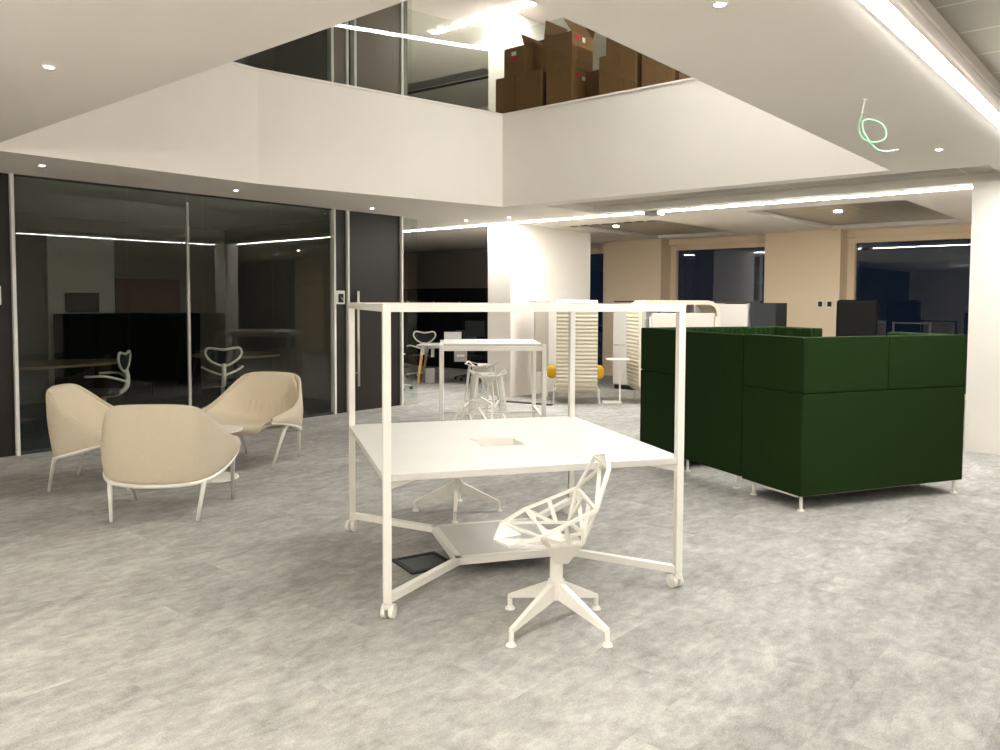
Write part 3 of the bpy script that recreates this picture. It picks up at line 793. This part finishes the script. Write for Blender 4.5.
dup(proto, (-4.93, 9.95, 0), face(-.98, -.15), 'white framed task chair in side view behind the glass, beyond the left lounge chair')
def atg(x, y): v = at(x, y, 0); return v
dk = at(413, 384, 0)
dup(proto, (-1.62, 16.45, 0), face(-.2, -1), 'white framed task chair behind the oak-legged desk')
dup(proto, (-1.86, 14.2, 0), face(.9, .3), 'white framed task chair partly behind the clear glass edge, left of the desk')

t = thing('desk', 'white desk on oak legs seen through the doorway', 'desk', (-1.58, 15.1, 0), math.radians(-3))
dw, dd = 2.1, .85
bm = nb(); rbox(bm, (dw/2, dd/2, .735), (dw, dd, .03), .008, seg=2); link('desktop', bm, M['tabletop'], t)
for x, s in ((.12, -1), (dw-.45, 1)):
    for y in (.10, dd-.10):
        bm = nb(); bar(bm, (x, y, .72), (x+s*.03, y, .56), .06, .05); lg = link('leg', bm, M['white'], t)
        bm = nb(); bar(bm, (x+s*.03, y, .565), (x+s*.10, y, 0), .05, .05, w2=.036, h2=.036); link('oak_foot', bm, M['wood'], lg)
bm = nb(); box(bm, (.3, .1, .62), (.06, .03, .2)); box(bm, (dw/2, dd/2, .69), (dw-.4, .06, .05)); link('under_rail', bm, M['white'], t)
p = at(429, 384, 0); t = thing('waste_bin', 'pale grey bin on the floor under the desk', 'bin', (p.x, p.y+.15, 0), .1)
bm = nb(); rbox(bm, (0, 0, .15), (.2, .2, .30), .03); link('body', bm, M['grey'], t)
bm = nb(); rbox(bm, (0, 0, .306), (.18, .18, .012), .005); link('rim', bm, M['darkgrey'], t)
t = thing('monitor', 'large black monitor seen from behind on the desk', 'monitor', (-.48, 15.35, .752), math.radians(-4))
bm = nb(); rbox(bm, (0, 0, .30), (.38, .03, .30), .006); link('screen', bm, M['blackcab'], t)
bm = nb(); box(bm, (0, .03, .10), (.05, .02, .2)); rbox(bm, (0, .02, .006), (.2, .16, .012), .004); link('stand', bm, M['darkgrey'], t)
t = thing('laptop', 'grey laptop open on the desk, left of the black monitor', 'laptop', (-.90, 15.3, .752), math.radians(4))
bm = nb(); rbox(bm, (0, .0, .135), (.33, .012, .21), .005, rot=Matrix.Rotation(-.2, 4, 'X')); link('lid', bm, M['grey'], t)
bm = nb(); rbox(bm, (0, .13, .012), (.33, .24, .02), .006); link('base', bm, M['grey'], t)
p = at(460.5, 349, .9)
t = thing('hanging_tag', 'mauve grey card hanging under the high table edge', 'tag', (-.52, 10.6, .86), .02)
bm = nb(); box(bm, (0, 0, 0), (.17, .008, .15)); link('card', bm, mat('mauve_card', (176, 168, 164), .7), t)
bm = nb(); box(bm, (0, -.005, .005), (.10, .002, .03)); link('printed_strip', bm, M['paper'], t)
bm = nb(); tube(bm, [(0, 0, .07), (0, 0, .148)], .004, 6); link('cord', bm, M['white'], t)
t = thing('black_cabinet', 'tall black cabinet along the far wall behind the desk', 'cabinet', pq(13.95, -13.65), GRID)
bm = nb(); rbox(bm, (0, 0, .94), (.9, 3.4, 1.86), .01, seg=2); link('carcass', bm, M['blackcab'], t)
for i in range(4):
    bm = nb(); rbox(bm, (-.46, -1.275+i*.85, .95), (.02, .84, 1.78), .004, seg=2); d = link('door', bm, M['blackcab'], t)
    bm = nb(); cyl(bm, (-.475, -1.275+i*.85+.36, 1.55), .012, .012, 10, rot=Matrix.Rotation(PI/2, 4, 'Y')); link('knob', bm, M['steel'], d)
# second task chair and clutter under the desk
for (x, y, s, lab) in ((-.62, 16.1, 1, 'black office chair under the desk, right of the bin'),):
    t = thing('office_chair', lab, 'chair', (x, y, 0), .4)
    bm = nb(); rbox(bm, (0, 0, .45), (.46, .44, .07), .03); link('seat', bm, M['mesh'], t)
    bm = nb(); rbox(bm, (0, .24, .74), (.42, .05, .5), .024); link('backrest', bm, M['mesh'], t)
    bm = nb(); tube(bm, [(0, .1, .41), (0, .27, .45), (0, .27, .62)], .02, 8); link('back_support', bm, M['darkgrey'], t)
    bm = nb(); cyl(bm, (0, 0, .25), .025, .34, 14); link('column', bm, M['darkgrey'], t)
    for i in range(5):
        a = i*2*PI/5; d = Vector((math.cos(a), math.sin(a), 0)); bm = nb(); bar(bm, d*.02+Vector((0, 0, .1)), d*.28+Vector((0, 0, .06)), .04, .03, w2=.025, h2=.02)
        cyl(bm, d*.28+Vector((0, 0, .026)), .026, .05, 12); link('leg', bm, M['darkgrey'], t)

# ------------------------------------------------------------------ glazed rooms: furniture
t = thing('meeting_table', 'oval meeting table behind the left glass', 'table', WP(4.25, 2.5), GRID)
bm = nb(); cyl(bm, (0, 0, .725), .6, .03, 40); bm.transform(Matrix.Diagonal((1.6, 1, 1, 1))); link('tabletop', bm, mat('tan_laminate', (150, 124, 92), .4), t)
for x in (-.5, .5):
    bm = nb(); cyl(bm, (x, 0, .36), .05, .7, 16); cyl(bm, (x, 0, .012), .28, .024, 28); link('pedestal', bm, M['black'], t)
t = thing('meeting_table', 'round pale table behind the glass, beside the pleated lounge chair', 'table', WP(6.9, 2.3), GRID)
bm = nb(); cyl(bm, (0, 0, .725), .65, .03, 40); link('tabletop', bm, mat('pale_tan_laminate', (170, 150, 116), .4), t)
bm = nb(); cyl(bm, (0, 0, .36), .05, .7, 16); cyl(bm, (0, 0, .012), .3, .024, 28); link('pedestal', bm, M['black'], t)
# storage wall of the first room
t = thing('credenza', 'long black credenza at the back of the left glazed room', 'cabinet', WP(5.9, 3.75), GRID)
bm = nb(); rbox(bm, (0, 0, .685), (2.1, .5, 1.37), .008, seg=2); link('carcass', bm, M['blackcab'], t)
for i in range(5):
    bm = nb(); rbox(bm, (-.84+i*.42, -.26, .69), (.41, .02, 1.32), .004, seg=2); link('door', bm, M['blackcab'], t)
bm = nb(); box(bm, WP(6.40, 4.16, 1.62), (1.08, .06, .62), GRID); struct('wall_brown_panel', bm, mat('brown_panel', (120, 90, 64), .6))
bm = nb(); box(bm, WP(5.34, 4.17, 1.3), (1.0, .06, 2.6), GRID); struct('wall_beige_panel', bm, M['plaster'])
t = thing('wall_screen', 'black screen above the credenza on the beige wall', 'screen', WP(5.32, 4.10, 1.54), GRID)
bm = nb(); rbox(bm, (0, 0, 0), (.50, .04, .30), .008, seg=2); link('bezel', bm, M['black'], t)
bm = nb(); box(bm, (0, -.022, 0), (.46, .004, .26)); link('display', bm, M['darkgrey'], t)

# wall readers and switches
def reader(label, s, z=1.63):
    p = WP(s, -.012, z)
    t = thing('card_reader', label, 'reader', p, GRID, 'white door readers')
    bm = nb(); rbox(bm, (0, 0, 0), (.15, .022, .19), .008); link('frame', bm, M['white'], t)
    bm = nb(); box(bm, (0, -.012, -.01), (.088, .006, .12)); link('display', bm, M['black'], t)
    bm = nb(); bar(bm, (.005, -.016, .0), (.035, -.016, -.045), .012, .004); link('pointer_mark', bm, M['white'], t)
reader('white framed reader on the dark panel beside the dark door', 7.115)
reader('white framed reader at the far left edge on the dark wall panel', 2.80)
for q, lab in ((fac_q(4.56), 'left one of two black wall switches on the beige pier'), (fac_q(4.72), 'right one of two black wall switches on the beige pier')):
    t = thing('wall_switch', lab, 'switch', pq(FP-.008, q, 1.55), GRID, 'black wall switches on the pier')
    bm = nb(); rbox(bm, (0, 0, 0), (.012, .12, .13), .004, seg=2); link('plate', bm, M['white'], t)
    bm = nb(); box(bm, (-.008, 0, 0), (.006, .07, .09)); link('rocker', bm, M['black'], t)
pp = at(603, 1, 1.6)
# black low trim on the floor by the bright column
a, b = at(494, 401, 0), at(552, 405.5, 0)
m_ = (a+b)/2
t = thing('cable_cover', 'dark cable cover lying on the carpet at the foot of the bright column', 'cable cover', (m_.x, m_.y, 0), math.atan2((b-a).y, (b-a).x))
bm = nb(); rbox(bm, (0, 0, .012), ((b-a).length, .07, .024), .008, seg=2); link('strip', bm, M['lockerdark'], t)

# ------------------------------------------------------------------ lockers
L0 = at(613, 388.5, 0)
t0 = L0
def locker(label, x0, w, kind):
    o = t0+E2*x0
    t = thing('storage_locker', label, 'cabinet', o, GRID-PI/2, 'white storage lockers along the far windows')
    H = 1.58
    bm = nb(); box(bm, (w/2, .225, .04), (w-.02, .4, .08)); link('plinth', bm, M['black'], t)
    bm = nb()
    for x in (.01, w-.01): box(bm, (x, .225, .08+(H-.1)/2), (.02, .45, H-.1))
    box(bm, (w/2, .44, .8), (w-.04, .02, H-.14)); box(bm, (w/2, .225, .09), (w-.04, .42, .02))
    box(bm, (w/2, .225, .80), (w-.04, .42, .02))
    if kind == 'shelf': box(bm, (w/2, .225, 1.28), (w-.04, .42, .02)); box(bm, (w/2, .225, 1.42), (.02, .42, .26))
    link('carcass', bm, M['locker'], t)
    bm = nb(); box(bm, (w/2, .225, H), (w, .46, .025)); link('top', bm, M['lockerdark'], t)
    doors = [(.10, .79), (.81, H-.03)] if kind == 'door' else [(.10, .79)]
    for z0, z1 in doors:
        bm = nb(); rbox(bm, (w/2, -.009, (z0+z1)/2), (w-.008, .018, z1-z0), .003, seg=2); d = link('door', bm, M['locker'], t)
        bm = nb(); bar(bm, (w-.06, -.03, (z1-.06) if z1 < 1 else z0+.06), (w-.02, -.03, (z1-.06) if z1 < 1 else z0+.06), .012); link('handle', bm, M['lockerdark'], d)
    return t
LW = .63
locker('white storage locker at the left end of the row, left of the ivory pod', 0, LW, 'door')
locker('white storage locker with an open shelf behind the hooded pod', LW+.004, LW, 'shelf')
locker('white storage locker with an open shelf, second from the right end', 2*(LW+.004), LW, 'shelf')
locker('white storage locker at the right end of the row, with a closed upper door', 3*(LW+.004), LW, 'door')
t = thing('dark_cabinet', 'black cabinet standing at the right end of the white lockers', 'cabinet', t0+E2*(4*LW+.05), GRID-PI/2)
bm = nb(); rbox(bm, (.21, .225, .79), (.42, .45, 1.56), .006, seg=2); link('carcass', bm, mat('charcoal', (26, 30, 32), .6), t)
bm = nb(); rbox(bm, (.21, -.008, .80), (.40, .016, 1.48), .004, seg=2); link('door', bm, mat('charcoal_door', (30, 34, 36), .6), t)
# black padded chair back showing over the sofa at the far window
p = pq(FP-.9, fac_q(5.45))
t = thing('high_back_chair', 'black high-backed chair standing before the right window', 'chair', p, GRID-PI/2+.2)
bm = nb(); rbox(bm, (0, 0, 1.05), (.62, .12, 1.15), .05); link('backrest', bm, M['blackcab'], t)
bm = nb(); rbox(bm, (0, -.32, .44), (.62, .56, .14), .05); link('seat', bm, M['blackcab'], t)
for x in (-.26, .26):
    for y in (-.54, -.02): bm = nb(); bar(bm, (x, y, .40), (x*1.08, y, 0), .03); link('leg', bm, M['black'], t)
p = pq(FP-.5, fac_q(6.15))
t = thing('picture_easel', 'thin grey frame leaning before the right window', 'frame', p, GRID-PI/2)
bm = nb()
for x in (-.27, .27): bar(bm, (x, 0, 0), (x, .06, 1.27), .03, .02)
for z in (1.255, .5): bar(bm, (-.27, .05, z), (.27, .05, z), .03, .02)
link('frame', bm, M['darkgrey'], t)

# ------------------------------------------------------------------ knitted pods
def ribbed_profile(bm, prof, x0, x1, rib=0.058, amp=.015, t=.06):
    """a padded wall whose outline is the (y, z) polyline prof, with horizontal ribs along it"""
    P = [Vector((0, y, z)) for y, z in prof]
    Ls = [0]
    for a, b in zip(P, P[1:]): Ls.append(Ls[-1]+(b-a).length)
    n = max(8, int(Ls[-1]/rib*6)); pts = []
    for i in range(n+1):
        s = Ls[-1]*i/n; k = min(max(j for j in range(len(Ls)) if Ls[j] <= s+1e-9), len(P)-2)
        f = (s-Ls[k])/max(1e-6, Ls[k+1]-Ls[k]); p = P[k].lerp(P[k+1], f)
        d = (P[min(k+1, len(P)-1)]-P[k]).normalized(); nrm = Vector((0, -d.z, d.y))
        pts.append((p, nrm, abs(math.sin(PI*s/rib))))
    ro, ri = [], []
    for p, nrm, w in pts:
        q = p; r = p+nrm*(t-.01+amp*w)
        ro.append([bm.verts.new((x, q.y*1.0, q.z)) for x in (x0, x1)]); ri.append([bm.verts.new((x, r.y, r.z)) for x in (x0, x1)])
    for i in range(n):
        bm.faces.new((ro[i][0], ro[i][1], ro[i+1][1], ro[i+1][0])); bm.faces.new((ri[i][1], ri[i][0], ri[i+1][0], ri[i+1][1]))
        for k in (0, 1): bm.faces.new((ro[i][k], ro[i+1][k], ri[i+1][k], ri[i][k]))
    bm.faces.new((ro[0][0], ro[0][1], ri[0][1], ri[0][0])); bm.faces.new((ro[n][0], ro[n][1], ri[n][1], ri[n][0]))
def arc(cy, cz, r, a0, a1, n=8): return [(cy+r*math.cos(a0+(a1-a0)*i/n), cz+r*math.sin(a0+(a1-a0)*i/n)) for i in range(n+1)]
# pod one: seen from behind, local -y is its back
def pod(loc, rz, label, w, depth):
    t = thing('lounge_pod', label, 'pod', loc, rz, 'ivory ribbed lounge pods')
    prof = [(.25, .22)] + arc(.16, .36, .14, -PI/2, -PI, 6) + [(.0, 1.39)] + arc(.14, 1.40, .14, PI, PI/2, 6) + [(depth-.12, 1.54)] 
    bm = nb(); ribbed_profile(bm, prof, -w/2, w/2); link('ribbed_hood', bm, M['pod'], t, smooth=False)
    bm = nb(); rbox(bm, (0, .40, .36), (w-.06, .60, .17), .05); link('seat', bm, M['podin'], t)
    bm = nb()
    for x in (-w/2-.04, w/2+.04):
        tube(bm, [(x, .06, .20), (x, depth, .20)], .013, 8)
    for y in (.12, depth-.05): tube(bm, [(-w/2-.04, y, .20), (w/2+.04, y, .20)], .013, 8)
    link('base_rail', bm, M['white'], t)
    for x in (-w/2-.03, w/2+.03):
        for y in (.12, depth-.05):
            bm = nb(); bar(bm, (x, y, .20), (x*1.04, y, 0), .022); link('leg', bm, M['white'], t)
    return t
p1 = Vector((1.18, 12.3, 0)); rz1 = math.radians(-4)
t1 = pod(p1, rz1, 'ivory ribbed lounge pod seen from behind, beside the bright column', .63, .85)
R1 = Matrix.Translation(p1) @ Matrix.Rotation(rz1, 4, 'Z')
for x, lab in ((-.38, 'mustard cushion sticking out left of the ribbed pod'), (.36, 'mustard cushion sticking out right of the ribbed pod')):
    v = R1 @ Vector((x, .42, .46)); t = thing('cushion', lab, 'cushion', v, rz1, 'mustard cushions on the pods')
    bm = nb(); rbox(bm, (0, 0, .01), (.16, .34, .20), .07, seg=4); link('cover', bm, M['yellow'], t, smooth=True)
    bm = nb(); tube(bm, [(math.cos(a*PI/10)*.0+(.0), math.cos(a*PI/10)*.165, .01+math.sin(a*PI/10)*.095) for a in range(20)], .006, 6, True); link('piping', bm, mat('dark_piping', (110, 84, 30), .9), t)
v = R1 @ Vector((.64, .25, 0)); t = thing('side_table', 'small white cantilever side table right of the ribbed pod', 'table', v, rz1)
bm = nb(); rbox(bm, (.0, 0, .685), (.36, .34, .018), .006, seg=2); link('tabletop', bm, M['white'], t)
bm = nb(); bar(bm, (.04, 0, .02), (.04, 0, .68), .024); link('column', bm, M['white'], t)
bm = nb(); rbox(bm, (-.08, 0, .013), (.30, .26, .022), .006, seg=2); link('base', bm, M['white'], t)
v = R1 @ Vector((-.56, .75, 0)); t = thing('privacy_screen', 'pale upright privacy screen left of the ribbed pod', 'screen', v, rz1+.9)
bm = nb(); rbox(bm, (0, 0, .98), (.34, .05, 1.08), .02); link('panel', bm, M['screen'], t)
bm = nb(); rbox(bm, (0, .03, 1.58), (.36, .16, .03), .012, seg=2); link('top_cap', bm, M['pod'], t)
bm = nb()
for x in (-.13, .13): bar(bm, (x, 0, .45), (x*1.2, 0, 0), .022)
link('legs', bm, M['white'], t)
# pod two: a wide hooded seat in profile, its ribbed back to the left
p2 = Vector((2.12, 12.55, 0)); rz2 = math.radians(-90+8)
w2, d2 = .62, 1.22
t2 = pod(p2, rz2, 'ivory hooded lounge pod in side view, standing behind the green booth', .62, .62)
bm = nb(); prof = [(.50, 1.54), (1.06, 1.54)] + arc(1.06, 1.40, .14, PI/2, 0, 6)[1:] + [(1.20, .42)] + arc(1.06, .36, .14, 0, -PI/2, 6)
ribbed_profile(bm, prof, -.31, .31); link('ribbed_side', bm, M['pod'], t2)
bm = nb(); rbox(bm, (0, .62, .36), (.56, 1.0, .17), .05); link('seat', bm, M['podin'], t2)
R2 = Matrix.Translation(p2) @ Matrix.Rotation(rz2, 4, 'Z')
v = R2 @ Vector((.40, .62, 0)); t = thing('privacy_screen', 'low pale privacy screen in front of the hooded pod', 'screen', v, rz2+PI/2)
bm = nb(); rbox(bm, (0, 0, .98), (1.0, .035, .86), .016); link('panel', bm, M['screen'], t)
for x in (-.52, .52):
    bm = nb(); bar(bm, (x, 0, 0), (x, 0, 1.36), .022); link('post', bm, M['white'], t)

# ------------------------------------------------------------------ cartons upstairs
def carton(label, s, d, w, dep, z, h, stickers=(), flaps=(), tilt=0., tape=True):
    """s, d: place along and behind the glass; w along it, dep away from it"""
    o = C_+E2*s+E1*d
    t = thing('cardboard_box', label, 'box', (o.x, o.y, z), GRID-PI/2+tilt, 'cardboard moving boxes upstairs')
    bm = nb()
    k = .012
    box(bm, (w/2, dep/2, h/2+.004), (w, dep, h-.008), mi=0)
    if flaps:
        top = [f for f in bm.faces if f.normal.z > .9]
        r = bmesh.ops.inset_individual(bm, faces=top, thickness=k)
        e = bmesh.ops.extrude_face_region(bm, geom=top)
        vs = [g for g in e['geom'] if isinstance(g, bmesh.types.BMVert)]
        bmesh.ops.translate(bm, verts=vs, vec=(0, 0, -h*.5)); bmesh.ops.delete(bm, geom=top, context='FACES_ONLY')
    link('carton', bm, M['card'], t)
    for sd, ang in flaps:
        bm = nb()
        if sd == 'f': a, b, n = (0, 0), (w, 0), Vector((0, -1, 0))
        if sd == 'b': a, b, n = (0, dep), (w, dep), Vector((0, 1, 0))
        if sd == 'r': a, b, n = (w, 0), (w, dep), Vector((1, 0, 0))
        if sd == 'l': a, b, n = (0, 0), (0, dep), Vector((-1, 0, 0))
        L = (dep if sd in 'fb' else w)*.5
        u = n*math.cos(ang)*L+Vector((0, 0, math.sin(ang)*L)); A = Vector((*a, h-.004)); Bv = Vector((*b, h-.004))
        plate(bm, [A, Bv, Bv+u, A+u], .006); link('flap', bm, M['cardin'], t)
    if tape and not flaps:
        bm = nb(); box(bm, (w/2, dep/2, h+.001), (.05, dep+.002, .003)); box(bm, (w/2, -.0012, h*.85), (.05, .002, h*.3)); link('tape', bm, M['tape'], t)
    if tape and flaps:
        bm = nb(); box(bm, (w+.0012, dep*.55, h*.86), (.002, .05, h*.28)); link('tape', bm, M['tape'], t)
    for sd, u, v_, a, b, m in stickers:
        bm = nb()
        if sd == 'f': box(bm, (w*u, -.002, h*v_), (a, .003, b))
        else: box(bm, (w+.002, dep*u, h*v_), (.003, a, b))
        link('sticker', bm, M[m], t)
    return t
g0 = .17
carton('brown cardboard box at the left end of the bottom row, by the glass corner', -.27, g0, .33, .45, ZF2, .62)
carton('brown cardboard box in the bottom row, second from the glass corner', .08, g0, .44, .5, ZF2, .625)
carton('brown cardboard box in the bottom row under the tall stickered box', .60, g0, .40, .44, ZF2, .57, (('r', .32, .85, .10, .05, 'red'), ('r', .62, .82, .07, .05, 'paper')))
carton('open cardboard box with loose lid on the bottom row, left of the stack', -.16, g0+.05, .34, .48, ZF2+.63, .38, (('f', .5, .78, .08, .05, 'paper'), ('f', .5, .60, .08, .05, 'red')), (('b', 1.25), ('r', 1.9), ('f', 2.75)), .02)
carton('open cardboard box with a red sticker, top of the second stack', .54, g0+.03, .45, .46, ZF2+.57, .45, (('r', .25, .88, .10, .06, 'red'), ('r', .55, .86, .06, .06, 'paper')), (('b', 1.2), ('l', 1.7), ('r', 2.2)), -.02)
carton('low cardboard box behind, right of the second stack', 1.03, g0+.30, .33, .4, ZF2, .55)
carton('brown cardboard box in the bottom row below the right-hand upper box', 1.42, g0, .52, .5, ZF2, .60)
carton('upper cardboard box cut off by the ceiling edge, right group', 1.50, g0+.03, .46, .45, ZF2+.60, .5)
carton('tall cardboard box with a red label, right group', 2.02, g0, .44, .5, ZF2, .78, (('f', .42, .90, .12, .05, 'red'), ('f', .36, .965, .05, .04, 'paper')))
carton('last cardboard box at the right end of the row', 2.50, g0+.02, .40, .45, ZF2, .58)
o = C_+E2*1.2+E1*1.25
t = thing('cloth_bundle', 'navy blue cloth bundle between the cardboard boxes', 'bundle', (o.x, o.y, ZF2), .4)
bm = nb(); bmesh.ops.create_icosphere(bm, subdivisions=3, radius=.3)
for v in bm.verts: v.co = Vector((v.co.x, v.co.y*.8, max(0, v.co.z*1.1+.33)))*(1+.06*math.sin(v.co.x*23+v.co.y*17))
link('cloth', bm, M['blue'], t, smooth=True)

# ------------------------------------------------------------------ world and exposure
w = bpy.data.worlds.new('night'); sc.world = w; w.use_nodes = True
w.node_tree.nodes['Background'].inputs[0].default_value = (.004, .006, .010, 1)
w.node_tree.nodes['Background'].inputs[1].default_value = 1.0
sc.view_settings.view_transform = 'Standard'
try: sc.view_settings.look = 'None'
except Exception: pass
sc.view_settings.gamma = 1; sc.view_settings.use_curve_mapping = False
sc.view_settings.exposure = 1.56
sc.cycles.use_denoising = True
sc.cycles.max_bounces = 10; sc.cycles.diffuse_bounces = 5; sc.cycles.transparent_max_bounces = 24; sc.cycles.glossy_bounces = 4
sc.cycles.sample_clamp_indirect = 8
